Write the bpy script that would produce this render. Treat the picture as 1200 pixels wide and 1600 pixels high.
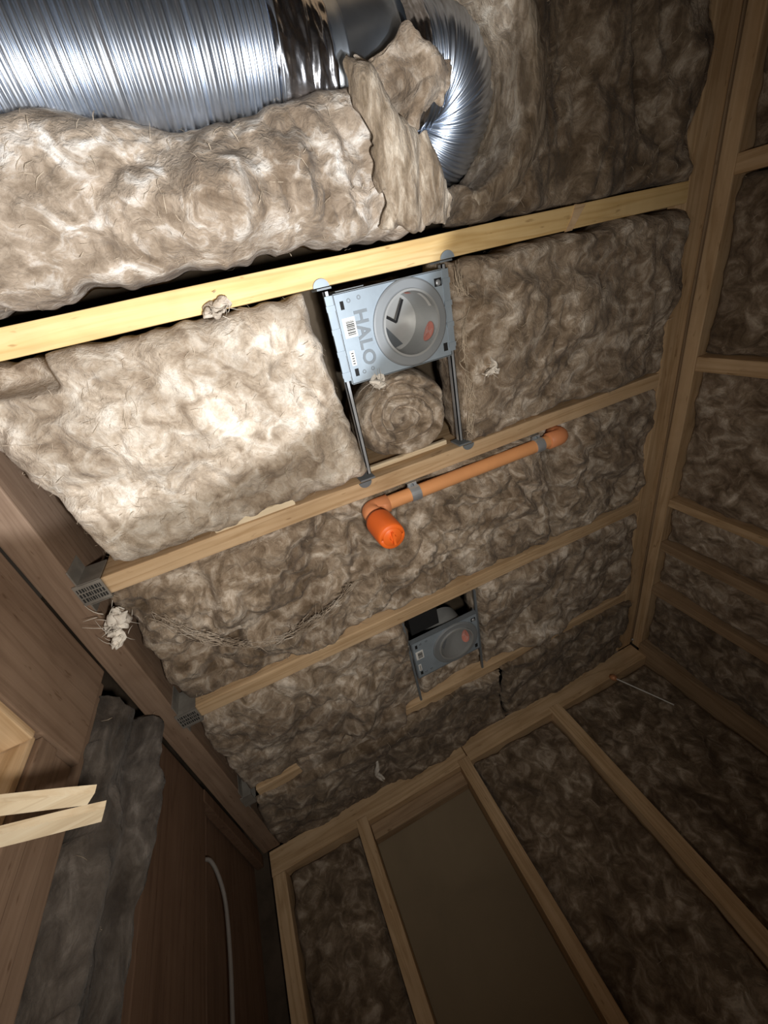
import bpy, bmesh, math, random
import numpy as np
from mathutils import Matrix, Vector

random.seed(7)
rng = np.random.default_rng(11)
for o in list(bpy.data.objects):
    bpy.data.objects.remove(o)
scene = bpy.context.scene
C = scene.collection

# ------------------------------------------------------------------ units
# The place was measured in units of the height between the lens and the joist
# bottoms (0.76 m).  Lens at the origin of that system, +X along the joists,
# +Y towards the far wall, +Z up.  S and Z0 turn it into metres over the floor.
S, Z0 = 0.76, 1.68
def w(p):
    return Vector((p[0] * S, p[1] * S, Z0 + p[2] * S))

# ------------------------------------------------------------------ camera
R = ((0.90412593, -0.3534423, 0.2400726),
     (0.19462129, 0.84088084, 0.5050168),
     (-0.38036675, -0.40987555, 0.82904956))
cam_data = bpy.data.cameras.new('camera')
cam_data.sensor_fit = 'VERTICAL'
cam_data.sensor_height = 36.0
cam_data.lens = 36.0 * 619.2 / 1600.0
cam_data.clip_start = 0.01
cam = bpy.data.objects.new('camera', cam_data)
C.objects.link(cam)
m = Matrix.Identity(4)
for i in range(3):
    m[i][0] = R[i][0]; m[i][1] = -R[i][1]; m[i][2] = -R[i][2]
m.translation = w((0, 0, 0))
cam.matrix_world = m
scene.camera = cam

# ------------------------------------------------------------------ world and light
world = bpy.data.worlds.new('dim_room')
world.use_nodes = True
world.node_tree.nodes['Background'].inputs[0].default_value = (0.9, 0.72, 0.55, 1)
world.node_tree.nodes['Background'].inputs[1].default_value = 0.024
scene.world = world

def light(name, kind, loc, power, col, **kw):
    d = bpy.data.lights.new(name, kind)
    d.energy = power
    d.color = col
    for k, v in kw.items():
        setattr(d, k, v)
    o = bpy.data.objects.new(name, d)
    C.objects.link(o)
    o.location = w(loc)
    return o
# hand-held torch beside the lens, aimed up and to the left
torch_pos = (0.10, 0.15, -0.12)
torch = light('torch_beam', 'SPOT', torch_pos, 31.0, (0.93, 0.965, 1.0),
              spot_size=math.radians(86), spot_blend=0.10, shadow_soft_size=0.010)
aim = Vector((-0.18, -0.557, 1.0)) - Vector(torch_pos)
torch.rotation_euler = aim.to_track_quat('-Z', 'Y').to_euler()
# added wide soft fill light near the lens, warmer than the torch
fill_pos = (0.06, 0.10, -0.12)
fill_lamp = light('fill_light', 'SPOT', fill_pos, 22.0, (1.0, 0.93, 0.83),
              spot_size=math.radians(146), spot_blend=1.0, shadow_soft_size=0.03)
aim = Vector((0.02, 0.42, 1.0)) - Vector(fill_pos)
fill_lamp.rotation_euler = aim.to_track_quat('-Z', 'Y').to_euler()
# a lamp standing in the next room, seen only by the light it throws through the opening on the left
light('next_room_lamp', 'POINT', (-0.98, 0.15, -0.25), 6.0, (1.0, 0.93, 0.82), shadow_soft_size=0.05)

scene.view_settings.view_transform = 'Standard'
scene.view_settings.look = 'None'
scene.view_settings.gamma = 1.0
scene.view_settings.use_curve_mapping = False
scene.view_settings.exposure = 0.0

# ------------------------------------------------------------------ numpy noise
_perm = rng.permutation(256)
_perm = np.concatenate([_perm, _perm, _perm])
_g = rng.normal(size=(256, 3)); _g /= np.linalg.norm(_g, axis=1)[:, None]
def perlin(p):
    p = np.asarray(p, float)
    i = np.floor(p).astype(int); f = p - i; i &= 255
    u = f * f * f * (f * (f * 6 - 15) + 10)
    out = 0
    for dx in (0, 1):
        wx = u[..., 0] if dx else 1 - u[..., 0]
        for dy in (0, 1):
            wy = u[..., 1] if dy else 1 - u[..., 1]
            for dz in (0, 1):
                wz = u[..., 2] if dz else 1 - u[..., 2]
                h = _perm[_perm[_perm[i[..., 0] + dx] + i[..., 1] + dy & 255] + i[..., 2] + dz & 255]
                g = _g[h]
                d = g[..., 0] * (f[..., 0] - dx) + g[..., 1] * (f[..., 1] - dy) + g[..., 2] * (f[..., 2] - dz)
                out = out + wx * wy * wz * d
    return out * 1.5
def vnoise(p):
    return np.stack([perlin(p), perlin(p + 31.7), perlin(p + 73.1)], -1)
def fluff(P, seed=0.0, amp=1.0, stretch=(1, 1, 1)):
    """height of a crumpled mineral-fibre surface: pillows with sharp creases, torn tufts"""
    q = P * np.asarray(stretch) + seed * 3.17
    q = q + 0.085 * vnoise(q * 3.6) + 0.022 * vnoise(q * 11)
    msk = 0.55 + 0.9 * np.clip(perlin(q * 3.3 + 17) + 0.25, 0, 1)
    h = 0.040 * perlin(q * 2.7)
    h = h + 0.060 * np.abs(perlin(q * 4.4))
    h = h + 0.034 * np.abs(perlin(q * 9.0 + 9)) * msk
    h = h + 0.018 * np.abs(perlin(q * 19.0 + 4)) * msk
    h = h + 0.008 * np.abs(perlin(q * 37.0 + 2)) * msk
    h = h + 0.003 * perlin(q * 60.0) + 0.002 * perlin(q * 90.0)
    return amp * (h - 0.02)

# ------------------------------------------------------------------ materials
MATS = {}
def new_mat(name):
    mt = bpy.data.materials.new(name)
    mt.use_nodes = True
    MATS[name] = mt
    nt = mt.node_tree
    return mt, nt, nt.nodes['Principled BSDF']
def node(nt, kind, **kw):
    n = nt.nodes.new(kind)
    for k, v in kw.items():
        if k in n.inputs:
            n.inputs[k].default_value = v
        else:
            setattr(n, k, v)
    return n
def ramp(nt, src, stops):
    r = nt.nodes.new('ShaderNodeValToRGB')
    e = r.color_ramp.elements
    while len(e) < len(stops):
        e.new(0.5)
    for k, (pos, col) in enumerate(stops):
        e[k].position = pos
        e[k].color = (*col, 1) if len(col) == 3 else col
    nt.links.new(src, r.inputs[0])
    return r
def coords(nt, scale=(1, 1, 1), offs=True):
    tc = nt.nodes.new('ShaderNodeTexCoord')
    mp = nt.nodes.new('ShaderNodeMapping')
    mp.inputs['Scale'].default_value = scale
    nt.links.new(tc.outputs['Object'], mp.inputs['Vector'])
    if offs:
        oi = nt.nodes.new('ShaderNodeObjectInfo')
        ml = node(nt, 'ShaderNodeMath', operation='MULTIPLY')
        ml.inputs[1].default_value = 37.0
        nt.links.new(oi.outputs['Random'], ml.inputs[0])
        cb = nt.nodes.new('ShaderNodeCombineXYZ')
        for k in range(3):
            nt.links.new(ml.outputs[0], cb.inputs[k])
        nt.links.new(cb.outputs[0], mp.inputs['Location'])
    return mp.outputs[0]
def mix(nt, a, b, fac, kind='MIX'):
    mx = nt.nodes.new('ShaderNodeMix'); mx.data_type = 'RGBA'; mx.blend_type = kind
    for s, v in ((mx.inputs[0], fac), (mx.inputs[6], a), (mx.inputs[7], b)):
        if hasattr(v, 'is_output') or isinstance(v, bpy.types.NodeSocket):
            nt.links.new(v, s)
        elif isinstance(v, (int, float)):
            s.default_value = v
        else:
            s.default_value = (*v, 1)
    return mx.outputs[2]
def noise(nt, vec, scale, detail=4, rough=0.55, dist=0.0):
    n = node(nt, 'ShaderNodeTexNoise', Scale=scale, Detail=detail, Roughness=rough, Distortion=dist)
    nt.links.new(vec, n.inputs['Vector'])
    return n.outputs['Fac']
def bump(nt, bsdf, h, strength, dist):
    b = node(nt, 'ShaderNodeBump', Strength=strength, Distance=dist)
    nt.links.new(h, b.inputs['Height'])
    nt.links.new(b.outputs[0], bsdf.inputs['Normal'])

def wood_mat(name, axis, pale, mid, dark, knots=0.5):
    mt, nt, b = new_mat(name)
    sc = [26, 26, 26]; sc[axis] = 1.1
    v = coords(nt, sc)
    sc2 = [9, 9, 9]; sc2[axis] = 0.5
    v2 = coords(nt, sc2)
    fine = noise(nt, v, 3.0, 5, 0.6, 0.6)
    wave = noise(nt, v2, 2.2, 3, 0.5, 1.4)
    g = ramp(nt, fine, [(0.30, mid), (0.62, pale)])
    late = ramp(nt, wave, [(0.44, (0, 0, 0)), (0.50, (1, 1, 1)), (0.56, (0, 0, 0))])
    col = mix(nt, g.outputs[0], dark, late.outputs[0])
    nt.nodes[-1].inputs[0].default_value = 0.0
    # growth-ring lines only partly darken the board
    ms = node(nt, 'ShaderNodeMath', operation='MULTIPLY'); ms.inputs[1].default_value = 0.45
    nt.links.new(late.outputs[0], ms.inputs[0])
    col = mix(nt, g.outputs[0], dark, ms.outputs[0])
    v3 = coords(nt, (1, 1, 1))
    blot = noise(nt, v3, 7.0, 3, 0.6, 0.5)
    br = ramp(nt, blot, [(0.35, (0.80, 0.77, 0.74)), (0.65, (1, 1, 1))])
    col = mix(nt, col, br.outputs[0], 0.7, 'MULTIPLY')
    sc4 = [60, 60, 60]; sc4[axis] = 14
    pits = noise(nt, coords(nt, sc4), 1.6, 2, 0.6)
    pr = ramp(nt, pits, [(0.26, (0.45, 0.36, 0.28)), (0.33, (1, 1, 1))])
    col = mix(nt, col, pr.outputs[0], 0.6, 'MULTIPLY')
    nt.links.new(col, b.inputs['Base Color'])
    b.inputs['Roughness'].default_value = 0.72
    b.inputs['Specular IOR Level'].default_value = 0.25
    bump(nt, b, fine, 0.25, 0.002)
    return mt
WP = ((0.70, 0.51, 0.32), (0.60, 0.415, 0.24), (0.38, 0.225, 0.10))
for nm, ax in (('wood_x', 0), ('wood_y', 1), ('wood_z', 2)):
    wood_mat(nm, ax, *WP)
wood_mat('yellow_wood_x', 0, (0.86, 0.64, 0.33), (0.76, 0.52, 0.22), (0.52, 0.31, 0.10))
for nm, ax in (('brown_wood_y', 1), ('brown_wood_z', 2), ('brown_wood_x', 0)):
    wood_mat(nm, ax, (0.46, 0.33, 0.21), (0.36, 0.245, 0.15), (0.21, 0.13, 0.07))
for nm, ax in (('panel_wood_y', 1), ('panel_wood_z', 2)):
    wood_mat(nm, ax, (0.30, 0.21, 0.15), (0.245, 0.165, 0.115), (0.18, 0.115, 0.078))
wood_mat('rust_wood_z', 2, (0.17, 0.105, 0.07), (0.14, 0.082, 0.052), (0.09, 0.05, 0.032))
wood_mat('white_wood_x', 0, (0.86, 0.75, 0.56), (0.80, 0.66, 0.46), (0.58, 0.43, 0.26))

def wool_mat(name, dark, mid, pale, bias=0.0, streak=(1, 1, 1)):
    mt, nt, b = new_mat(name)
    v = coords(nt, streak)
    big = noise(nt, v, 8.0, 3, 0.5, 0.8)
    med = noise(nt, v, 24.0, 6, 0.6, 0.9)
    fin = noise(nt, v, 110.0, 4, 0.65, 1.2)
    c1 = ramp(nt, med, [(0.35 + bias, dark), (0.50 + bias, mid), (0.67 + bias, pale)])
    c2 = ramp(nt, big, [(0.36, (0.62, 0.58, 0.54)), (0.50, (0.92, 0.91, 0.90)), (0.64, (1.25, 1.28, 1.32))])
    col = mix(nt, c1.outputs[0], c2.outputs[0], 0.9, 'MULTIPLY')
    c3 = ramp(nt, fin, [(0.34, (0.80, 0.77, 0.74)), (0.62, (1.08, 1.08, 1.08))])
    col = mix(nt, col, c3.outputs[0], 0.7, 'MULTIPLY')
    nt.links.new(col, b.inputs['Base Color'])
    b.inputs['Roughness'].default_value = 1.0
    b.inputs['Specular IOR Level'].default_value = 0.05
    b.inputs['Sheen Weight'].default_value = 0.12
    b.inputs['Sheen Roughness'].default_value = 0.6
    ad = node(nt, 'ShaderNodeMath', operation='MULTIPLY_ADD'); ad.inputs[1].default_value = 0.45
    nt.links.new(fin, ad.inputs[0]); nt.links.new(med, ad.inputs[2])
    bump(nt, b, ad.outputs[0], 0.75, 0.010)
    return mt
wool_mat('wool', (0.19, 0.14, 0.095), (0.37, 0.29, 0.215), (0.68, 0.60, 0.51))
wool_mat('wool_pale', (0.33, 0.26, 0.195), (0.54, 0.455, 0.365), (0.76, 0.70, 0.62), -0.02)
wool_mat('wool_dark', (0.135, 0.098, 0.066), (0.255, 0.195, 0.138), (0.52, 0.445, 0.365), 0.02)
wool_mat('wool_patched_dimmed', (0.22, 0.168, 0.122), (0.39, 0.315, 0.245), (0.78, 0.74, 0.69), 0.01, (0.8, 1, 1))  # darker base imitates the beam's falloff; the white patches are its own
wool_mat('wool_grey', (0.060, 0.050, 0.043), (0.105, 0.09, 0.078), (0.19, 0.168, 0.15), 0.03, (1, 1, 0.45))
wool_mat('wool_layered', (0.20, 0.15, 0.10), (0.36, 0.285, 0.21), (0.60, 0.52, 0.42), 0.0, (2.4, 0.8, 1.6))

def plain(name, col, rough=0.6, metal=0.0, spec=0.4, nscale=None, namp=0.25, bstr=0.0):
    mt, nt, b = new_mat(name)
    v = coords(nt)
    n = noise(nt, v, nscale or 30.0, 4, 0.6, 0.4)
    lo = tuple(max(0, c * (1 - namp)) for c in col); hi = tuple(min(1, c * (1 + namp * 0.6)) for c in col)
    r = ramp(nt, n, [(0.33, lo), (0.66, hi)])
    nt.links.new(r.outputs[0], b.inputs['Base Color'])
    b.inputs['Roughness'].default_value = rough
    b.inputs['Metallic'].default_value = metal
    b.inputs['Specular IOR Level'].default_value = spec
    if bstr:
        bump(nt, b, n, bstr, 0.004)
    return mt
plain('fibre', (0.50, 0.415, 0.32), 1.0, spec=0.05)
plain('white_fluff', (0.80, 0.75, 0.68), 1.0, spec=0.05, nscale=60, bstr=0.6)
plain('galvanised', (0.37, 0.44, 0.51), 0.50, 0.35, nscale=12, namp=0.14)
plain('galvanised_dark', (0.24, 0.27, 0.30), 0.50, 0.4, nscale=14, namp=0.15)
plain('ring_metal', (0.30, 0.32, 0.34), 0.55, 0.4, nscale=10, namp=0.08)
plain('can_metal', (0.44, 0.45, 0.45), 0.40, 0.4, nscale=10, namp=0.10)
plain('hanger_metal', (0.36, 0.34, 0.31), 0.5, 0.5, nscale=25, namp=0.2)
plain('duct_metal', (0.72, 0.79, 0.90), 0.33, 1.0, nscale=9, namp=0.18)
plain('foil', (0.70, 0.72, 0.78), 0.22, 1.0, nscale=28, namp=0.15, bstr=0.2)
plain('steel', (0.55, 0.58, 0.62), 0.38, 0.55, nscale=16, namp=0.2)
plain('collar_metal', (0.52, 0.58, 0.66), 0.42, 1.0, nscale=12, namp=0.15)
plain('brass', (0.72, 0.55, 0.26), 0.4, 0.9)
plain('pipe_orange', (0.86, 0.40, 0.17), 0.42, spec=0.5, nscale=8, namp=0.08)
plain('fitting_orange', (0.78, 0.31, 0.14), 0.5, nscale=8, namp=0.10)
plain('cap_orange', (0.93, 0.17, 0.025), 0.45, nscale=6, namp=0.06)
plain('paper', (0.80, 0.80, 0.78), 0.7, namp=0.05)
plain('print_black', (0.025, 0.025, 0.025), 0.7, namp=0.1)
plain('print_pink', (0.80, 0.30, 0.24), 0.7, namp=0.12)
plain('void_black', (0.012, 0.012, 0.013), 0.8, namp=0.1)
plain('drywall', (0.27, 0.215, 0.145), 0.9, spec=0.1, nscale=4, namp=0.10, bstr=0.05)
plain('deck_board', (0.10, 0.075, 0.05), 0.9, nscale=14, namp=0.3)
plain('sheathing', (0.09, 0.065, 0.045), 0.9, nscale=16, namp=0.3)
plain('floor_board', (0.36, 0.27, 0.18), 0.8, nscale=18, namp=0.25)
plain('cable_grey', (0.20, 0.18, 0.165), 0.6, namp=0.1)
plain('copper', (0.72, 0.33, 0.17), 0.5, 0.3)

# ------------------------------------------------------------------ object helpers
def link(o, parent=None):
    C.objects.link(o)
    if parent is not None:
        o.parent = parent
    return o
def root(name, base, label=None, cat=None, group=None, kind=None):
    o = bpy.data.objects.new(name, None)
    o.empty_display_size = 0.05
    C.objects.link(o)
    o.location = w(base)
    return tag(o, label, cat, group, kind)
def tag(o, label=None, cat=None, group=None, kind=None):
    for k, v in (('label', label), ('category', cat), ('group', group), ('kind', kind)):
        if v:
            o[k] = v
    return o
def world_loc(o):
    v = Vector(o.location)
    while o.parent is not None:
        o = o.parent
        v = v + Vector(o.location)
    return v
def obj(name, verts, faces, mat, parent=None, smooth=False):
    V = np.asarray(verts, float) * S
    V[:, 2] += Z0
    if parent is not None:
        org = np.array(world_loc(parent))
    else:
        org = (V.min(0) + V.max(0)) / 2
    me = bpy.data.meshes.new(name)
    me.from_pydata((V - org).tolist(), [], [tuple(f) for f in faces])
    me.materials.append(MATS[mat])
    if smooth:
        me.polygons.foreach_set('use_smooth', [True] * len(me.polygons))
    me.update()
    o = bpy.data.objects.new(name, me)
    if parent is None:
        o.location = org
    link(o, parent)
    return o
def bm_obj(name, bm, mat, parent=None, smooth=False):
    bm.verts.ensure_lookup_table()
    for i, v in enumerate(bm.verts):
        v.index = i
    V = [tuple(v.co) for v in bm.verts]
    F = [tuple(v.index for v in f.verts) for f in bm.faces]
    bm.free()
    return obj(name, V, F, mat, parent, smooth)
def add_box(bm, a, b, bevel=0.0, M=None):
    a, b = np.minimum(a, b), np.maximum(a, b)
    vs = [bm.verts.new((x, y, z)) for x in (a[0], b[0]) for y in (a[1], b[1]) for z in (a[2], b[2])]
    fs = [(0, 1, 3, 2), (4, 6, 7, 5), (0, 4, 5, 1), (2, 3, 7, 6), (0, 2, 6, 4), (1, 5, 7, 3)]
    ff = [bm.faces.new([vs[i] for i in f]) for f in fs]
    if bevel:
        ed = list({e for f in ff for e in f.edges})
        r = bmesh.ops.bevel(bm, geom=ed, offset=bevel, segments=2, affect='EDGES', profile=0.6)
        vs = list({v for f in r['faces'] for v in f.verts} | {v for v in vs if v.is_valid})
    if M is not None:
        for v in vs:
            v.co = M @ v.co
    return vs
def box(name, a, b, mat, parent=None, bevel=0.003, M=None):
    bm = bmesh.new()
    add_box(bm, a, b, bevel, M)
    return bm_obj(name, bm, mat, parent)
def board(name, a, b, mat, parent=None, jitter=0.0012):
    """a sawn board: subdivided box with a slightly wavering surface and eased edges"""
    a = np.array(a, float); b = np.array(b, float)
    bm = bmesh.new()
    add_box(bm, a, b, 0.0035)
    ax = int(np.argmax(b - a))
    n = max(2, int((b - a)[ax] / 0.12))
    for k in range(1, n):
        co = [0, 0, 0]; co[ax] = a[ax] + (b - a)[ax] * k / n
        no = [0, 0, 0]; no[ax] = 1
        bmesh.ops.bisect_plane(bm, geom=bm.verts[:] + bm.edges[:] + bm.faces[:], plane_co=co, plane_no=no)
    P = np.array([v.co for v in bm.verts])
    d = vnoise(P * 3.1 + a.sum() * 5.0) * jitter * 2
    d[:, ax] = 0
    for v, q in zip(bm.verts, d):
        v.co += Vector(q)
    return bm_obj(name, bm, mat, parent)
def grid_faces(nu, nv, off=0, flip=False):
    i = np.arange(nu - 1)[:, None]; j = np.arange(nv - 1)[None, :]
    a = (i * nv + j + off).ravel()
    f = np.stack([a, a + nv, a + nv + 1, a + 1], 1)
    return (f[:, ::-1] if flip else f).tolist()
def tube(path, rad, seg=16, cap=True):
    """sweep a circle (radius per point) along a polyline"""
    P = np.asarray(path, float); n = len(P)
    rad = np.broadcast_to(np.asarray(rad, float), (n,))
    T = np.gradient(P, axis=0); T /= np.linalg.norm(T, axis=1)[:, None] + 1e-12
    nrm = np.cross(T[0], [0, 0, 1.0])
    if np.linalg.norm(nrm) < 0.1:
        nrm = np.cross(T[0], [0, 1.0, 0])
    nrm /= np.linalg.norm(nrm)
    V = []
    th = np.linspace(0, 2 * np.pi, seg, endpoint=False)
    for k in range(n):
        nrm = nrm - T[k] * (nrm @ T[k]); nrm /= np.linalg.norm(nrm)
        bn = np.cross(T[k], nrm)
        V.append(P[k] + rad[k] * (np.cos(th)[:, None] * nrm + np.sin(th)[:, None] * bn))
    V = np.concatenate(V)
    F = []
    for k in range(n - 1):
        for s in range(seg):
            t = (s + 1) % seg
            F.append((k * seg + s, k * seg + t, (k + 1) * seg + t, (k + 1) * seg + s))
    if cap:
        F.append(tuple(range(seg))[::-1]); F.append(tuple((n - 1) * seg + s for s in range(seg)))
    return V, F
def merge(*parts):
    V = []; F = []; o = 0
    for v, f in parts:
        V.append(np.asarray(v, float)); F += [tuple(i + o for i in q) for q in f]; o += len(v)
    return np.concatenate(V), F
def box_vf(a, b):
    V = [(x, y, z) for x in (a[0], b[0]) for y in (a[1], b[1]) for z in (a[2], b[2])]
    return V, [(0, 1, 3, 2), (4, 6, 7, 5), (0, 4, 5, 1), (2, 3, 7, 6), (0, 2, 6, 4), (1, 5, 7, 3)]
def ribbons(P, N, count, length, width, lift, seedv):
    """thin loose fibres lying on and lifting off a surface"""
    r = np.random.default_rng(seedv)
    idx = r.integers(0, len(P), count)
    p = P[idx]; n = N[idx]
    t = np.cross(n, r.normal(size=(count, 3))); t /= np.linalg.norm(t, axis=1)[:, None] + 1e-9
    sd = np.cross(n, t)
    L = length * r.uniform(0.35, 1.3, count)[:, None]
    W = width * r.uniform(0.6, 1.6, count)[:, None]
    bend = r.normal(size=(count, 1)) * 0.45
    V = []
    K = 5
    for k in range(K):
        s = k / (K - 1)
        c = p + n * (0.003 + lift * r.uniform(0.2, 1.0, count)[:, None] * math.sin(s * math.pi) ** 0.8) + t * L * s + sd * L * bend * s * s
        ww = W * (1 - 0.85 * abs(2 * s - 0.8) ** 2 * 0.6)
        V.append(c - sd * ww * 0.5); V.append(c + sd * ww * 0.5)
    V = np.stack(V, 1).reshape(-1, 3)
    F = []
    base = np.arange(count) * 2 * K
    for k in range(K - 1):
        F.append(np.stack([base + 2 * k, base + 2 * k + 1, base + 2 * k + 3, base + 2 * k + 2], 1))
    return V, np.concatenate(F).tolist()
def normals_of(G):
    du = np.gradient(G, axis=0); dv = np.gradient(G, axis=1)
    n = np.cross(du, dv); n /= np.linalg.norm(n, axis=2)[:, :, None] + 1e-12
    return n

# ------------------------------------------------------------------ insulation builders
def batt(name, label, O, U, V, N, depth, mat='wool', seed=1.0, amp=1.0, bulge=0.015, rnd=0.03,
         wig=0.012, step=0.0065, stretch=(1, 1, 1), shape=None, fibres=2200, group=None, edge=None, cat='insulation'):
    """a friction-fit batt: O corner, U/V edge vectors, N towards the room"""
    O, U, V, N = (np.array(k, float) for k in (O, U, V, N))
    lu, lv = np.linalg.norm(U), np.linalg.norm(V)
    nu, nv = max(8, int(lu / step)), max(8, int(lv / step))
    u = np.linspace(0, 1, nu)[:, None] * np.ones((1, nv)); v = np.linspace(0, 1, nv)[None, :] * np.ones((nu, 1))
    P = O + u[..., None] * U + v[..., None] * V
    tu = np.minimum(u, 1 - u) * lu; tv = np.minimum(v, 1 - v) * lv
    t = np.minimum(tu, tv)
    du = perlin(P * 9 + seed) + 0.6 * perlin(P * 26 + seed); dv = perlin(P * 9 + seed + 50) + 0.6 * perlin(P * 26 + seed + 50)
    near = np.exp(-t / 0.05)[..., None]
    P = P + (U / lu) * du[..., None] * wig * (0.4 + near) + (V / lv) * dv[..., None] * wig * (0.4 + near)
    if edge is not None:
        P = P + edge(u, v)
    e = np.clip(t / rnd, 0, 1)
    round_ = -(rnd) * (1 - np.sqrt(np.clip(1 - (1 - e) ** 2, 0, 1)))
    h = fluff(P, seed, amp, stretch) * (0.35 + 0.65 * e)
    h = h + bulge * np.sqrt(np.clip(4 * u * (1 - u), 0, 1)) * np.sqrt(np.clip(4 * v * (1 - v), 0, 1)) + round_
    if shape is not None:
        h = h + shape(u, v, P)
    G = P + h[..., None] * N
    flip = float(np.dot(np.cross(U, V), N)) < 0
    Vt = [G.reshape(-1, 3)]; F = grid_faces(nu, nv, 0, flip)
    # skirt back into the cavity
    ring = [(i, 0) for i in range(nu)] + [(nu - 1, j) for j in range(1, nv)] + [(i, nv - 1) for i in range(nu - 2, -1, -1)] + [(0, j) for j in range(nv - 2, 0, -1)]
    rv = np.array([G[i, j] for i, j in ring]); ri = [i * nv + j for i, j in ring]
    off = nu * nv; prev = ri; K = 3
    for k in range(1, K + 1):
        q = rv - N * depth * k / K + vnoise(rv * 20 + k * 3 + seed) * 0.006
        Vt.append(q); cur = list(range(off, off + len(ring))); off += len(ring)
        for a in range(len(ring)):
            b2 = (a + 1) % len(ring)
            f = (prev[a], cur[a], cur[b2], prev[b2])
            F.append(f if not flip else f[::-1])
        prev = cur
    F.append(tuple(prev) if flip else tuple(prev[::-1]))
    o = obj(name, np.concatenate(Vt), F, mat, None, True)
    tag(o, label, cat, group)
    if fibres:
        nn = normals_of(G); 
        if flip: nn = -nn
        cnt = int(fibres * 0.30 * lu * lv)
        fv, ff = ribbons(G.reshape(-1, 3), nn.reshape(-1, 3), cnt, 0.024, 0.0009, 0.006, int(seed * 100))
        tag(obj('loose_fibres', fv, ff, 'fibre', o), kind='stuff')
    return o
def cat_rom(P, n):
    """Catmull-Rom along axis 0 to n samples"""
    P = np.asarray(P, float); mct = len(P)
    Q = np.concatenate([[2 * P[0] - P[1]], P, [2 * P[-1] - P[-2]]])
    out = []
    for t in np.linspace(0, mct - 1 - 1e-9, n):
        k = int(t); f = t - k
        a, b, c, d = Q[k:k + 4]
        out.append(0.5 * (2 * b + (c - a) * f + (2 * a - 5 * b + 4 * c - d) * f * f + (3 * b - a - 3 * c + d) * f ** 3))
    return np.array(out)
def sheet_vf(ctrl, nu, nv, thick, seed=1.0, amp=1.0, ragged=0.012, stretch=(1, 1, 1), flip=False):
    """a torn, folded sheet of wool through a grid of control points; solid, with ragged rim"""
    A = cat_rom(np.asarray(ctrl, float), nu)
    A = np.swapaxes(cat_rom(np.swapaxes(A, 0, 1), nv), 0, 1)
    N = normals_of(A) * (-1 if flip else 1)
    u = np.linspace(0, 1, nu)[:, None]; v = np.linspace(0, 1, nv)[None, :]
    t = np.minimum(np.minimum(u, 1 - u), np.minimum(v, 1 - v)) * 2 + 0 * u
    A = A + vnoise(A * 22 + seed)* ragged * np.exp(-t / 0.15)[..., None] + vnoise(A * 60 + seed) * ragged * 0.5 * np.exp(-t / 0.12)[..., None]
    e = np.clip(t / 0.16, 0, 1); e = np.sqrt(1 - (1 - e) ** 2)
    f1 = fluff(A, seed, amp, stretch) * 0.8; f2 = fluff(A, seed + 7, amp, stretch) * 0.8
    top = A + N * (thick * 0.5 * e + f1 * (0.3 + 0.7 * e))[..., None]
    bot = A - N * (thick * 0.5 * e + f2 * 0.3)[..., None]
    V = np.concatenate([top.reshape(-1, 3), bot.reshape(-1, 3)])
    F = grid_faces(nu, nv, 0, flip) + grid_faces(nu, nv, nu * nv, not flip)
    ring = [(i, 0) for i in range(nu)] + [(nu - 1, j) for j in range(1, nv)] + [(i, nv - 1) for i in range(nu - 2, -1, -1)] + [(0, j) for j in range(nv - 2, 0, -1)]
    ri = [i * nv + j for i, j in ring]
    for a in range(len(ri)):
        b2 = (a + 1) % len(ri)
        f = (ri[a], ri[a] + nu * nv, ri[b2] + nu * nv, ri[b2])
        F.append(f[::-1] if flip else f)
    return V, F
def tuft_vf(c, size, seed, strands=14, drop=(0, 0, -1)):
    """a wisp of loose wool: a few ragged scraps clumped together with thin trailing strands"""
    r = np.random.default_rng(seed)
    parts = []
    for k in range(4):
        a = r.normal(size=3); a /= np.linalg.norm(a)
        b = np.cross(a, r.normal(size=3)); b /= np.linalg.norm(b)
        n = np.cross(a, b)
        cc = np.array(c) + r.normal(size=3) * size * 0.22
        L, W_ = size * r.uniform(0.6, 1.0), size * r.uniform(0.25, 0.5)
        g = [[cc + a * L * (i - 1.5) / 3 + b * W_ * (j - 1) * (1 - 0.25 * abs(i - 1.5)) + n * size * r.normal() * 0.16 for j in range(3)] for i in range(4)]
        parts.append(sheet_vf(g, 22, 14, size * 0.10, seed + k, size * 4, size * 0.28))
    for k in range(strands):
        d = r.normal(size=3) + np.array(drop) * 0.4; d /= np.linalg.norm(d)
        s_ = np.array(c) + r.normal(size=3) * size * 0.25
        L = size * r.uniform(0.3, 0.8)
        bend = r.normal(size=3) * 0.9
        path = [s_ + d * L * q + bend * L * q * q * 0.5 for q in np.linspace(0, 1, 5)]
        parts.append(tube(path, [size * 0.022, size * 0.02, size * 0.016, size * 0.012, size * 0.004], 4))
    return merge(*parts)
def fray_vf(path, count, spread, length, width, seed):
    """a line of torn fibres lying along a path"""
    r = np.random.default_rng(seed)
    P = cat_rom(path, 200); parts = []
    for k in range(count):
        i0 = int(r.integers(0, 199)); n = max(4, int(200 * length * r.uniform(0.3, 1.0)))
        seg = P[i0:i0 + n:max(1, n // 5)]
        if len(seg) < 3:
            continue
        o_ = r.normal(size=3) * spread; o2 = r.normal(size=3) * spread * 1.5
        t = np.linspace(0, 1, len(seg))[:, None]
        sg_ = seg + o_ + (o2 - o_) * t ** 2 + vnoise(seg * 30 + k) * spread
        parts.append(tube(sg_, width * r.uniform(0.4, 1.2) * (0.25 + 0.75 * np.sin(np.pi * np.clip(t[:, 0], 0.02, 0.98))), 4))
    return merge(*parts)

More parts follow.
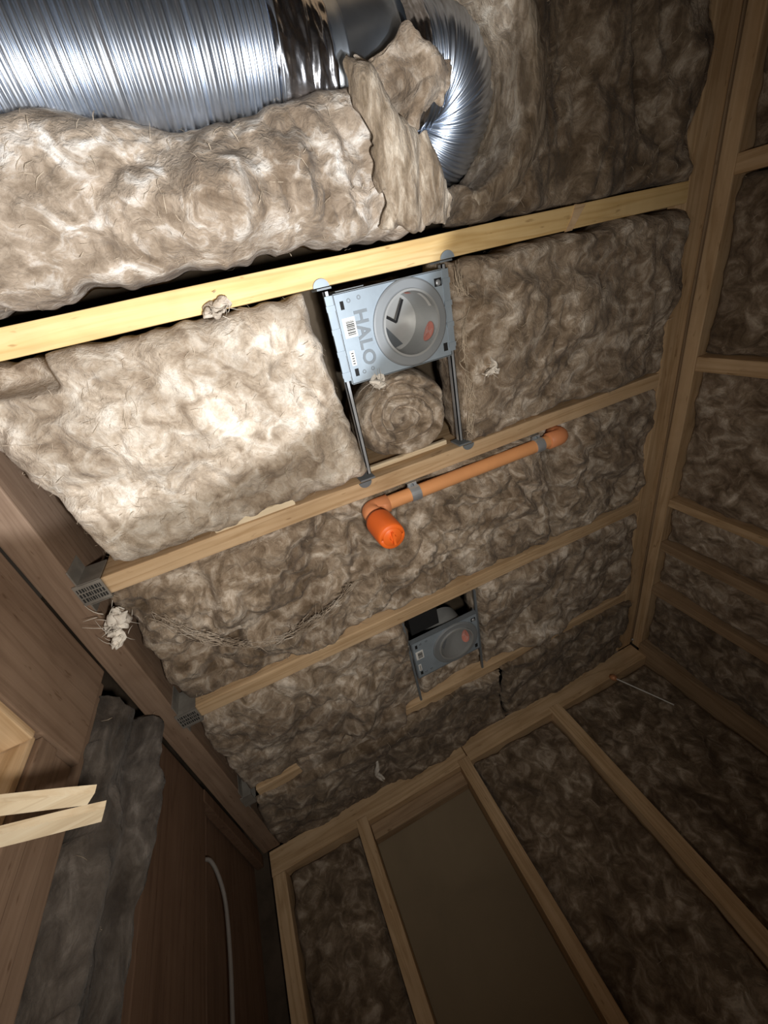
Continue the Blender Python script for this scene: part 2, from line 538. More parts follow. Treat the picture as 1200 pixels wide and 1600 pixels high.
# ================================================================== THE SETTING
FLOOR = -Z0 / S
ceiling = box('ceiling', (-0.70, -2.3, 1.315), (1.66, 2.14, 1.345), 'deck_board', None, 0)
tag(ceiling, 'underside of the floor deck above the open joists', kind='structure')
wall_right = box('wall_right', (1.625, -2.3, FLOOR), (1.65, 2.14, 1.31), 'sheathing', None, 0)
tag(wall_right, 'framed right wall packed with brown insulation', kind='structure')
wall_back = box('wall_back', (-0.72, 2.11, FLOOR), (1.62, 2.135, 1.31), 'sheathing', None, 0)
tag(wall_back, 'framed far wall with one bare bay', kind='structure')
wall_left = box('wall_left', (-0.715, 0.60, FLOOR), (-0.69, 2.105, 1.31), 'sheathing', None, 0)
tag(wall_left, 'dark left wall with a header over an opening', kind='structure')
floor = box('floor', (-1.6, -2.3, FLOOR - 0.03), (1.66, 2.14, FLOOR), 'floor_board', None, 0)
tag(floor, 'plywood subfloor', kind='structure')
wall_front = box('wall_front', (-0.72, -2.33, FLOOR), (1.66, -2.30, 1.31), 'sheathing', None, 0)
tag(wall_front, 'wall behind the viewer', kind='structure')

# joists (38 mm boards at 406 mm centres), ledger on the left, nailer on the right
def joist(y0, y1, x0, x1, mat):
    return board('joist', (x0, y0, 1.0), (x1, y1, 1.312), mat, ceiling)
joist(-0.597, -0.545, -0.47, 1.41, 'wood_x')
joist(-0.055, -0.002, -0.47, 1.415, 'yellow_wood_x')
joist(0.490, 0.541, -0.452, 1.408, 'wood_x')
joist(1.022, 1.075, -0.452, 1.405, 'wood_x')
joist(1.553, 1.604, -0.452, 1.405, 'wood_x')
for y in (-1.14, -1.68, -2.22):
    joist(y, y + 0.052, -0.47, 1.41, 'wood_x')
board('ledger', (-0.575, -2.28, 1.0), (-0.502, 1.985, 1.31), 'panel_wood_y', ceiling)
board('nailer', (1.405, -2.28, 1.0), (1.497, 1.985, 1.06), 'wood_y', ceiling)
board('edge_joist', (1.43, -2.28, 1.065), (1.497, 1.985, 1.31), 'brown_wood_y', ceiling)
board('nailing_strip', (0.275, 0.474, 1.045), (0.555, 0.489, 1.062), 'white_wood_x', ceiling)
board('nailing_strip', (-0.17, 0.468, 1.008), (0.05, 0.488, 1.024), 'white_wood_x', ceiling)
# a sliver of wood left on the first joist
sl = [(0.955, 0.0, 0.9985), (0.975, -0.03, 0.996), (0.985, -0.056, 0.9985), (1.02, -0.052, 0.997), (0.992, -0.022, 0.9945), (0.978, 0.0, 0.9985)]
slv = sl + [(x, y, 1.003) for x, y, z in sl]
obj('splinter', slv, [tuple(range(6)), tuple(range(11, 5, -1))] + [(i, (i + 1) % 6, 6 + (i + 1) % 6, 6 + i)[::-1] for i in range(6)], 'wood_x', ceiling)

# right wall framing
board('top_plate', (1.510, -2.28, 0.952), (1.622, 1.985, 1.0), 'wood_y', wall_right)
board('upper_plate', (1.510, -2.28, 1.004), (1.622, 1.985, 1.052), 'brown_wood_y', wall_right)
for y0, y1 in ((-0.092, -0.043), (0.454, 0.504), (1.036, 1.070), (1.258, 1.302), (1.520, 1.566)):
    board('stud', (1.508, y0, FLOOR), (1.620, y1, 0.951), 'wood_z' if y1 < 1.1 else 'brown_wood_z', wall_right)
for y0 in (-0.63, -1.17, -1.71):
    board('stud', (1.508, y0, FLOOR), (1.620, y0 + 0.05, 0.951), 'wood_z', wall_right)
board('corner_stud', (1.500, 1.925, FLOOR), (1.620, 2.10, 0.951), 'brown_wood_z', wall_right)
board('bottom_plate', (1.510, -2.28, FLOOR), (1.622, 1.92, FLOOR + 0.05), 'wood_y', wall_right)

# far wall framing
board('top_plate', (-0.555, 1.992, 0.907), (0.395, 2.105, 1.0), 'wood_x', wall_back)
board('top_plate', (0.398, 1.986, 0.902), (1.50, 2.105, 0.998), 'wood_x', wall_back)
for x0, x1, mt in ((-0.550, -0.497, 'wood_z'), (-0.176, -0.124, 'wood_z'), (0.345, 0.399, 'wood_z'), (0.872, 0.935, 'wood_z')):
    board('stud', (x0, 1.985, FLOOR), (x1, 2.105, 0.93 if x0 > -0.2 else 0.904), mt, wall_back)
board('bottom_plate', (-0.555, 1.99, FLOOR), (1.50, 2.105, FLOOR + 0.05), 'wood_x', wall_back)
box('bay_panel', (-0.122, 2.085, FLOOR), (0.343, 2.10, 0.904), 'drywall', wall_back, 0)
board('blocking', (-0.122, 2.03, 0.845), (0.343, 2.083, 0.904), 'brown_wood_x', wall_back)

# left wall framing: header over an opening, jamb studs, panels
board('header', (-0.685, -1.6, 0.73), (-0.577, 0.756, 0.998), 'panel_wood_y', wall_left)
board('head_board', (-0.685, -1.6, 0.712), (-0.582, 0.622, 0.728), 'wood_y', wall_left)
board('jamb_board', (-0.685, 0.624, FLOOR), (-0.590, 0.638, 0.728), 'wood_z', wall_left)
board('jamb_stud', (-0.685, 0.640, FLOOR), (-0.580, 0.690, 0.728), 'panel_wood_z', wall_left)
board('jamb_stud', (-0.685, 0.694, FLOOR), (-0.590, 0.752, 0.728), 'panel_wood_z', wall_left)
board('king_stud', (-0.685, 0.760, FLOOR), (-0.600, 0.800, 0.998), 'panel_wood_z', wall_left)
board('wall_panel', (-0.610, 1.075, FLOOR), (-0.585, 1.415, 0.998), 'rust_wood_z', wall_left)
board('wall_panel', (-0.640, 1.495, FLOOR), (-0.615, 1.975, 0.998), 'rust_wood_z', wall_left)
board('top_strip', (-0.610, 1.40, 0.955), (-0.580, 1.985, 0.998), 'rust_wood_z', wall_left)

# ================================================================== INSULATION IN THE CEILING
DN = (0, 0, -1)
def sag0(u, v, P):
    return 0.030 * np.exp(-((v - 0.55) / 0.28) ** 2) + 0.02 * np.sin(u * 9 + v * 4) * 0.5 - 0.05 * np.clip((0.10 - v) / 0.10, 0, 1) ** 2
def sag0_edge(u, v):
    e = np.zeros(u.shape + (3,))
    x = -0.50 + 1.04 * u
    e[..., 1] = (1 - v) * (np.interp(x, [-0.5, -0.15, 0.0, 0.11, 0.20, 0.26, 0.40, 0.54], [-0.345, -0.335, -0.318, -0.296, -0.300, -0.318, -0.326, -0.33]) + 0.350)
    return e
b0 = batt('insulation_batt', 'crumpled pale insulation batt sagging under the silver duct', (-0.50, -0.350, 0.975), (1.04, 0, 0), (0, 0.272, 0), DN, 0.07,
          'wool_patched_dimmed', 1.3, 1.15, 0.02, 0.05, 0.012, 0.0055, (1, 1, 1), sag0, 2600, 'ceiling batts', sag0_edge)
# its torn end: folded strips in front of the duct elbow; browner wool mimics shade
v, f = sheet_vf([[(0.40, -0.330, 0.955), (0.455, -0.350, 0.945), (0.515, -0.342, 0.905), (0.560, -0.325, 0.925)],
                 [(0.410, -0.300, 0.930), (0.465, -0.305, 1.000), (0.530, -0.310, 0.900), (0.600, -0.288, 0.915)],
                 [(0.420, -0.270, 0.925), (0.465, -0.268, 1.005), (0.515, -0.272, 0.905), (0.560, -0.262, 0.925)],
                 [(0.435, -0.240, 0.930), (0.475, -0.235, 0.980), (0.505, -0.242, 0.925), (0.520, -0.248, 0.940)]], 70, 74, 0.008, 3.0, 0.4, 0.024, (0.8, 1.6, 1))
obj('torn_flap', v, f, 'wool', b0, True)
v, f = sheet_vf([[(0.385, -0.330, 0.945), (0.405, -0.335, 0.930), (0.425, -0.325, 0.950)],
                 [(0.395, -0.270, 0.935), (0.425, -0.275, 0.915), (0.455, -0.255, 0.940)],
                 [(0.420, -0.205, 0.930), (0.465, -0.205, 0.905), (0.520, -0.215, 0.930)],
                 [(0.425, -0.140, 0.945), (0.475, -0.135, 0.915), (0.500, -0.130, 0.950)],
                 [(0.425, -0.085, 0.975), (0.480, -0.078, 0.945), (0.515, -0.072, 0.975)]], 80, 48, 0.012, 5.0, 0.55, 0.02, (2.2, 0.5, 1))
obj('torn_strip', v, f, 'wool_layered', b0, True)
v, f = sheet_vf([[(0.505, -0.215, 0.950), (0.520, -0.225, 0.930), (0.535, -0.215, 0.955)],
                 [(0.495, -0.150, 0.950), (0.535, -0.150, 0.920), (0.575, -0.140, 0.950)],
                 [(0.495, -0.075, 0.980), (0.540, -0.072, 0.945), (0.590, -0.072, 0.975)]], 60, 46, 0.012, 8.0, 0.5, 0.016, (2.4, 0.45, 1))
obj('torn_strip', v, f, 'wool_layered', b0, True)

# insulation curling round the outside of the elbow, then the dark batt to its right
arc = []
for k in range(11):
    a = math.radians(-125 + k * 20)
    cx, cy = 0.640, -0.300
    lift = 0.05 * max(0.0, (k - 8) / 2.0)
    row = []
    for rr, zz in ((0.180, 1.16), (0.184, 1.06), (0.194, 0.995), (0.212, 0.985), (0.240, 1.005), (0.275, 1.06)):
        row.append((cx + rr * math.cos(a) * 1.02, cy + rr * math.sin(a) * 0.98, zz + lift))
    arc.append(row)
v, f = sheet_vf(arc, 150, 46, 0.02, 4.0, 0.35, 0.006, (1, 1, 1))
cw = obj('insulation_wrap', v, f, 'wool_layered', None, True)
tag(cw, 'layered strip of tan insulation curling round the duct elbow', 'insulation')
def right0(u, v, P):
    return 0.02 * np.cos(u * 14) - 0.012
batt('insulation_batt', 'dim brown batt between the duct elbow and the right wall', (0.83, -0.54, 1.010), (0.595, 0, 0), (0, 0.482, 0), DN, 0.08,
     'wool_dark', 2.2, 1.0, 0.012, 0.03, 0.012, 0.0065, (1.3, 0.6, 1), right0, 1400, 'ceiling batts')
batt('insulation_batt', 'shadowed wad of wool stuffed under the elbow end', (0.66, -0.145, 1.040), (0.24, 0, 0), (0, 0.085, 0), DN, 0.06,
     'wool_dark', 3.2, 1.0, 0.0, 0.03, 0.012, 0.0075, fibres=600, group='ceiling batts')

# bay between first and second joist
def b1a(u, v, P):
    # second, lower shoulder near the housing and the corner pressed back by the ledger
    s = -0.045 * np.clip((0.10 - u) / 0.10, 0, 1) ** 2
    s = s - 0.085 * np.exp(-((u - 0.15) / 0.10) ** 8 - ((v - 0.02) / 0.10) ** 8)  # notch added in the batt to make the dark patch by the joist
    s = s - 0.014 * np.exp(-((u - 0.78) / 0.04) ** 2) * np.clip((v - 0.35) * 2, 0, 1)
    return s
def b1a_edge(u, v):
    e = np.zeros(u.shape + (3,))
    e[..., 0] = np.clip((u - 0.6) / 0.4, 0, 1) * (-0.045 * (1 - v) + 0.035 * v) * 0.6 + (1 - u) * 0.10 * np.clip(v - 0.1, 0, 1)
    e[..., 1] = -0.012 * np.clip((u - 0.75) * 4, 0, 1) * v
    return e
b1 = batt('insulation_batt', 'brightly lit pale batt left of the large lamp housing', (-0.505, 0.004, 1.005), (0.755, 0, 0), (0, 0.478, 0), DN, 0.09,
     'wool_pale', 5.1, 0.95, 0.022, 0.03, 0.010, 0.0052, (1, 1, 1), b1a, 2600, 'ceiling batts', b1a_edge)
v, f = tuft_vf((0.035, -0.006, 0.985), 0.040, 4, 10)
obj('tuft', v, f, 'wool_pale', b1, True)
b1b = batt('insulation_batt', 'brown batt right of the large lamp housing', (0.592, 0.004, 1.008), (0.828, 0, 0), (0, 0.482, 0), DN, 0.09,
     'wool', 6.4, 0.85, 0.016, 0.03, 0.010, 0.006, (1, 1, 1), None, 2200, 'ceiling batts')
v, f = tuft_vf((0.675, 0.278, 0.965), 0.042, 9, 26)
obj('tuft', v, f, 'white_fluff', b1b, True)
v, f = fray_vf([(0.612, 0.01, 0.99), (0.618, 0.12, 0.985), (0.608, 0.25, 0.985), (0.612, 0.36, 0.985), (0.604, 0.47, 0.99)], 220, 0.006, 0.16, 0.0016, 3)
obj('frayed_edge', v, f, 'fibre', b1b, True)
# rolled offcut seen end-on in the gap behind the hanger bars
nr_, na_ = 60, 150
rr, th = np.meshgrid(np.linspace(0.004, 1, nr_), np.linspace(0, 2 * np.pi, na_, endpoint=False), indexing='ij')
gx, gy = rr * np.cos(th), rr * np.sin(th)
Pq = np.stack([0.428 + 0.148 * gx, 0.357 + 0.128 * gy, 1.058 + 0 * gx], -1)
wq = Pq + 0.012 * vnoise(Pq * 9)
ax_, ay_ = (wq[..., 0] - 0.425) / 0.142, (wq[..., 1] - 0.368) / 0.126
ph = np.sqrt(ax_ ** 2 + ay_ ** 2) * 3.4 - np.arctan2(ay_, ax_) / (2 * np.pi) + 0.55 * perlin(Pq * 12)
hgt = 0.026 * np.abs(np.sin(np.pi * ph)) ** 0.7 + fluff(Pq, 12.0, 0.8) - 0.05 * np.clip((rr - 0.86) / 0.14, 0, 1) ** 2
Pq[..., 2] -= hgt
back = Pq[-1].copy(); back[:, 2] = 1.16
F = []
for a in range(nr_ - 1):
    for b in range(na_):
        c = (b + 1) % na_
        F.append((a * na_ + b, a * na_ + c, (a + 1) * na_ + c, (a + 1) * na_ + b))
for b in range(na_):
    c = (b + 1) % na_
    F.append(((nr_ - 1) * na_ + b, (nr_ - 1) * na_ + c, nr_ * na_ + c, nr_ * na_ + b))
F.append(tuple(range(na_))); F.append(tuple(nr_ * na_ + b for b in range(na_)))
o = obj('insulation_roll', np.concatenate([Pq.reshape(-1, 3), back]), F, 'wool', None, True)
tag(o, 'rolled-up insulation offcut seen end-on between the hanger bars', 'insulation')
batt('insulation_batt', 'deep wool behind the rolled offcut above the large housing', (0.36, 0.01, 1.25), (0.22, 0, 0), (0, 0.475, 0), DN, 0.04,
     'wool_dark', 7.7, 0.8, 0.0, 0.02, 0.005, 0.010, fibres=0, group='ceiling batts')

# bay between second and third joist
def b2a(u, v, P):
    s = -0.025 * np.exp(-((v - 0.50 + 0.28 * (u - 0.35) - 0.30 * np.clip(0.22 - u, 0, 1)) / 0.035) ** 2) * np.clip(1.2 - u * 2.0, 0, 1)
    s = s + 0.012 * np.exp(-((v - 0.57 + 0.28 * (u - 0.35) - 0.30 * np.clip(0.22 - u, 0, 1)) / 0.04) ** 2) * np.clip(1.2 - u * 2.0, 0, 1)
    s = s - 0.02 * np.exp(-((u - 0.50 + 0.10 * v) / 0.022) ** 2)
    return s - 0.03 * np.clip((0.06 - u) / 0.06, 0, 1)
b2 = batt('insulation_batt', 'deeply creased batt behind the orange sprinkler cap', (-0.480, 0.545, 1.018), (1.410, 0, 0), (0, 0.475, 0), DN, 0.09,
     'wool', 8.6, 1.35, 0.020, 0.03, 0.012, 0.0055, (1.2, 1, 1), b2a, 2400, 'ceiling batts')
v, f = fray_vf([(-0.40, 0.63, 0.985), (-0.34, 0.72, 0.965), (-0.24, 0.82, 0.955), (-0.13, 0.862, 0.95), (-0.03, 0.852, 0.95), (0.06, 0.825, 0.955), (0.13, 0.785, 0.965)], 260, 0.0075, 0.12, 0.0017, 5)
obj('torn_ridge', v, f, 'wool_pale', b2, True)
batt('insulation_batt', 'brown batt beyond the upper end of the orange pipe', (0.945, 0.545, 1.008), (0.475, 0, 0), (0, 0.475, 0), DN, 0.09,
     'wool', 9.3, 0.95, 0.016, 0.03, 0.010, 0.006, fibres=1600, group='ceiling batts')

# bay between third and fourth joist
batt('insulation_batt', 'brown batt left of the small far lamp housing', (-0.485, 1.079, 1.010), (0.770, 0, 0), (0, 0.478, 0), DN, 0.09,
     'wool', 10.2, 0.95, 0.018, 0.03, 0.012, 0.0065, (1.1, 0.9, 1), None, 1500, 'ceiling batts')
batt('insulation_batt', 'brown batt right of the small far lamp housing', (0.590, 1.079, 1.006), (0.83, 0, 0), (0, 0.474, 0), DN, 0.09,
     'wool', 11.4, 0.85, 0.018, 0.03, 0.012, 0.007, fibres=1300, group='ceiling batts')
batt('insulation_batt', 'recessed wool around the small far lamp housing', (0.285, 1.392, 1.075), (0.305, 0, 0), (0, 0.158, 0), DN, 0.06,
     'wool', 12.1, 0.9, 0.0, 0.03, 0.008, 0.0075, fibres=900, group='ceiling batts', shape=lambda u, v, P: 0.06 * np.clip((v - 0.2) / 0.4, 0, 1))

# bay between fourth joist and the far wall: two lengths that bulge over the joist
def over(u, v, P):
    return 0.012 * np.clip((0.35 - v) / 0.35, 0, 1)
batt('insulation_batt', 'long brown batt along the far wall, left of the torn seam', (-0.485, 1.598, 0.992), (1.135, 0, 0), (0, 0.405, 0), DN, 0.012,
     'wool_dark', 13.7, 0.8, 0.018, 0.014, 0.014, 0.007, fibres=1200, group='ceiling batts', shape=over)
batt('insulation_batt', 'short brown batt in the far right ceiling corner', (0.66, 1.598, 0.992), (0.76, 0, 0), (0, 0.402, 0), DN, 0.012,
     'wool_dark', 14.9, 0.8, 0.014, 0.014, 0.014, 0.008, fibres=1000, group='ceiling batts', shape=over)
# wool lapping over the fourth joist on its left half
batt('insulation_flap', 'loose wool lapping under the fourth joist left of the small housing', (-0.28, 1.515, 0.994), (0.47, 0, 0), (0, 0.13, 0), DN, 0.012,
     'wool', 15.5, 0.5, 0.006, 0.015, 0.010, 0.007, fibres=900, group='ceiling batts')

# ================================================================== INSULATION IN THE RIGHT WALL
LX = (-1, 0, 0)
right_labels = ['brown batt in the right wall at the top of the view', 'tall brown batt below the upper stud of the right wall',
                'brown batt in the middle bay of the right wall', 'narrow batt between the close pair of right-wall studs',
                'brown batt under the close pair of right-wall studs', 'dark batt in the right wall next to the far corner']
for k, (y0, y1) in enumerate(((-0.578, -0.094), (-0.041, 0.452), (0.506, 1.034), (1.072, 1.256), (1.304, 1.518), (1.568, 1.923))):
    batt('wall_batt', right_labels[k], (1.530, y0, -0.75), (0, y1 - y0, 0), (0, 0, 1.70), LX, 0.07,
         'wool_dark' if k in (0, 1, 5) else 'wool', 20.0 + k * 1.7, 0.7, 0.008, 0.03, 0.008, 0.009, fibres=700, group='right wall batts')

# ================================================================== INSULATION IN THE FAR WALL
far_labels = ['dark batt in the leftmost bay of the far wall', 'dark batt right of the bare panel in the far wall', 'dark batt in the far wall beside the right corner']
for k, (x0, x1) in enumerate(((-0.495, -0.178), (0.401, 0.870), (0.937, 1.498))):
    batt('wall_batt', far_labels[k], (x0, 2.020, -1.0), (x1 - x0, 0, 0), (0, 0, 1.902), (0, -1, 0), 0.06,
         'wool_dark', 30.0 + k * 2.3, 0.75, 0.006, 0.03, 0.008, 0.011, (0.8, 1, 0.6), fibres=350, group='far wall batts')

# ================================================================== LEFT WALL WOOL
def wisp(u, v, P):
    return 0.022 * np.sin(u * 9.0 + 1.2 * np.sin(v * 6)) + 0.018 * np.exp(-((u - 0.15 - 0.06 * np.sin(v * 11)) / 0.10) ** 2) + 0.020 * np.exp(-((u - 0.88 + 0.05 * np.sin(v * 8)) / 0.10) ** 2)
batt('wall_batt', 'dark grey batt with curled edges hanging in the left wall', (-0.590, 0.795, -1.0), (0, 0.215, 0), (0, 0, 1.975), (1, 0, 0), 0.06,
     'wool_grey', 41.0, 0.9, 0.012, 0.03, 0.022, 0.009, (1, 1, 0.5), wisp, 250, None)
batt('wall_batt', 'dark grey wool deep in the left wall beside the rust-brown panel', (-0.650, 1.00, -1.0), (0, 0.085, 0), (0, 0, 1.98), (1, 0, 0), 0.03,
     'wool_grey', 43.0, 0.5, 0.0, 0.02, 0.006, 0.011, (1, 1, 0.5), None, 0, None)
cab = cat_rom([(-0.600, 1.435, 0.800), (-0.585, 1.455, 0.795), (-0.575, 1.490, 0.760), (-0.572, 1.530, 0.700), (-0.572, 1.548, 0.580), (-0.574, 1.550, 0.440), (-0.576, 1.548, 0.20), (-0.578, 1.55, -0.2)], 60)
v, f = tube(cab, 0.006, 10)
tag(obj('cable', v, f, 'cable_grey', None, True), 'pale grey cable curving down the dark left wall', 'cable')

# ================================================================== DUCT
duct = root('flexible_duct', (0.2, -0.365, 1.0), 'silver ribbed flexible air duct with taped joint and tight elbow', 'duct')
def corrugated(path, r0, pitch, seg, seed, depth=0.006, jit=0.25):
    P = np.asarray(path, float)
    dl = np.r_[0, np.cumsum(np.linalg.norm(np.diff(P, axis=0), axis=1))]
    r = np.random.default_rng(seed)
    s = [0.0]; rad = []
    marks = [0.0]
    while marks[-1] < dl[-1]:
        marks.append(marks[-1] + pitch * (1 + jit * r.normal() * 0.6))
    st = []; rd = []
    for a, b in zip(marks[:-1], marks[1:]):
        dd = depth * r.uniform(0.6, 1.25); o_ = 0.0035 * r.normal() * 0.35
        for q, k in ((0.0, -1.0), (0.22, 0.25), (0.5, 1.0), (0.78, 0.25)):
            st.append(a + (b - a) * q); rd.append(r0 + o_ + dd * k * 0.5)
    st = np.clip(np.array(st), 0, dl[-1])
    pts = np.stack([np.interp(st, dl, P[:, k]) for k in range(3)], 1)
    return pts, np.array(rd)
left_path = cat_rom([(-0.62, -0.435, 1.125), (-0.35, -0.428, 1.120), (-0.10, -0.420, 1.114), (0.12, -0.412, 1.112), (0.292, -0.408, 1.116)], 200)
p, r_ = corrugated(left_path, 0.135, 0.0125, 64, 5, 0.0075)
v, f = tube(p, r_, 72, False)
obj('ribbed_hose', v, f, 'duct_metal', duct, True)
# crinkled foil tape over the joint
xs = np.linspace(0.283, 0.405, 40); sg = 96; th = np.linspace(0, 2 * np.pi, sg, endpoint=False)
rad = np.interp(xs, [0.283, 0.31, 0.38, 0.405], [0.141, 0.134, 0.118, 0.112])
X = xs[:, None] + 0 * th; A = th[None, :] + 0 * X
P0 = np.stack([X, np.cos(A) * 0.1, np.sin(A) * 0.1], -1)
cr = 0.011 * np.abs(perlin(P0 * np.array([42, 12, 12]))) + 0.006 * np.abs(perlin(P0 * np.array([80, 26, 26]) + 5)) + 0.0025 * perlin(P0 * 60)
rr = rad[:, None] + cr - 0.004
yc = np.interp(xs, [0.283, 0.405], [-0.408, -0.372])[:, None]
V = np.stack([X, yc + rr * np.cos(A), 1.118 + rr * np.sin(A)], -1).reshape(-1, 3)
F = [(k * sg + s, k * sg + (s + 1) % sg, (k + 1) * sg + (s + 1) % sg, (k + 1) * sg + s) for k in range(39) for s in range(sg)]
obj('foil_tape', V, F, 'foil', duct, True)
# smooth collar with rolled beads
cp = []; cr = []
for x, r in ((0.398, 0.109), (0.420, 0.109), (0.424, 0.115), (0.430, 0.115), (0.434, 0.109), (0.54, 0.105), (0.543, 0.109), (0.549, 0.109), (0.552, 0.105), (0.575, 0.104)):
    cp.append((x, -0.370, 1.115)); cr.append(r)
v, f = tube(cp, cr, 64, False)
obj('steel_collar', v, f, 'collar_metal', duct, True)
xs = np.linspace(0.562, 0.612, 22)
X = xs[:, None] + 0 * th; A = th[None, :] + 0 * X
P0 = np.stack([X, np.cos(A) * 0.1, np.sin(A) * 0.1], -1)
rr = 0.106 + 0.009 * np.abs(perlin(P0 * np.array([60, 16, 16]) + 3)) + 0.003 * np.abs(perlin(P0 * 50))
V = np.stack([X, -0.368 + rr * np.cos(A), 1.112 + rr * np.sin(A)], -1).reshape(-1, 3)
F = [(k * sg + s, k * sg + (s + 1) % sg, (k + 1) * sg + (s + 1) % sg, (k + 1) * sg + s) for k in range(21) for s in range(sg)]
obj('foil_tape', V, F, 'foil', duct, True)
# elbow: turns towards the second joist, then rises out of sight
el = [(0.600, -0.368, 1.110)]
cx, cy, Rb = 0.645, -0.300, 0.070
for k in range(0, 12):
    a = math.radians(-90 + k * 15)
    el.append((cx + Rb * math.cos(a), cy + Rb * math.sin(a), 1.108 + 0.0012 * k * k * 0.9))
el += [(0.63, -0.215, 1.24), (0.615, -0.205, 1.30)]
ep = cat_rom(el, 160)
p, r_ = corrugated(ep, 0.100, 0.0075, 64, 9, 0.0085, 0.25)
v, f = tube(p, r_, 72, False)
obj('ribbed_elbow', v, f, 'duct_metal', duct, True)

# ================================================================== RECESSED LAMP HOUSINGS
def text_mesh(body, size, M, name, mat, parent, extrude=0.0015):
    cu = bpy.data.curves.new('lettering', 'FONT')
    cu.body = body; cu.size = size; cu.extrude = extrude; cu.align_x = 'CENTER'; cu.align_y = 'CENTER'
    cu.resolution_u = 4; cu.offset = 0.0012; cu.space_character = 1.05
    to = bpy.data.objects.new('lettering_tmp', cu)
    C.objects.link(to)
    dg = bpy.context.evaluated_depsgraph_get(); dg.update()
    me = to.evaluated_get(dg).to_mesh()
    V = [tuple(M @ v.co) for v in me.vertices]; F = [tuple(p.vertices) for p in me.polygons]
    to.to_mesh_clear()
    bpy.data.objects.remove(to); bpy.data.curves.remove(cu)
    return obj(name, V, F, mat, parent)
def ring_vf(c, r0, r1, z0, z1, seg=64):
    th = np.linspace(0, 2 * np.pi, seg, endpoint=False)
    V = []
    for r, z in ((r0, z0), (r1, z0), (r1, z1), (r0, z1)):
        V += [(c[0] + r * math.cos(t), c[1] + r * math.sin(t), z) for t in th]
    F = []
    for k in range(4):
        n = (k + 1) % 4
        for s in range(seg):
            t = (s + 1) % seg
            F.append((k * seg + s, k * seg + t, n * seg + t, n * seg + s)[::-1])
    return V, F
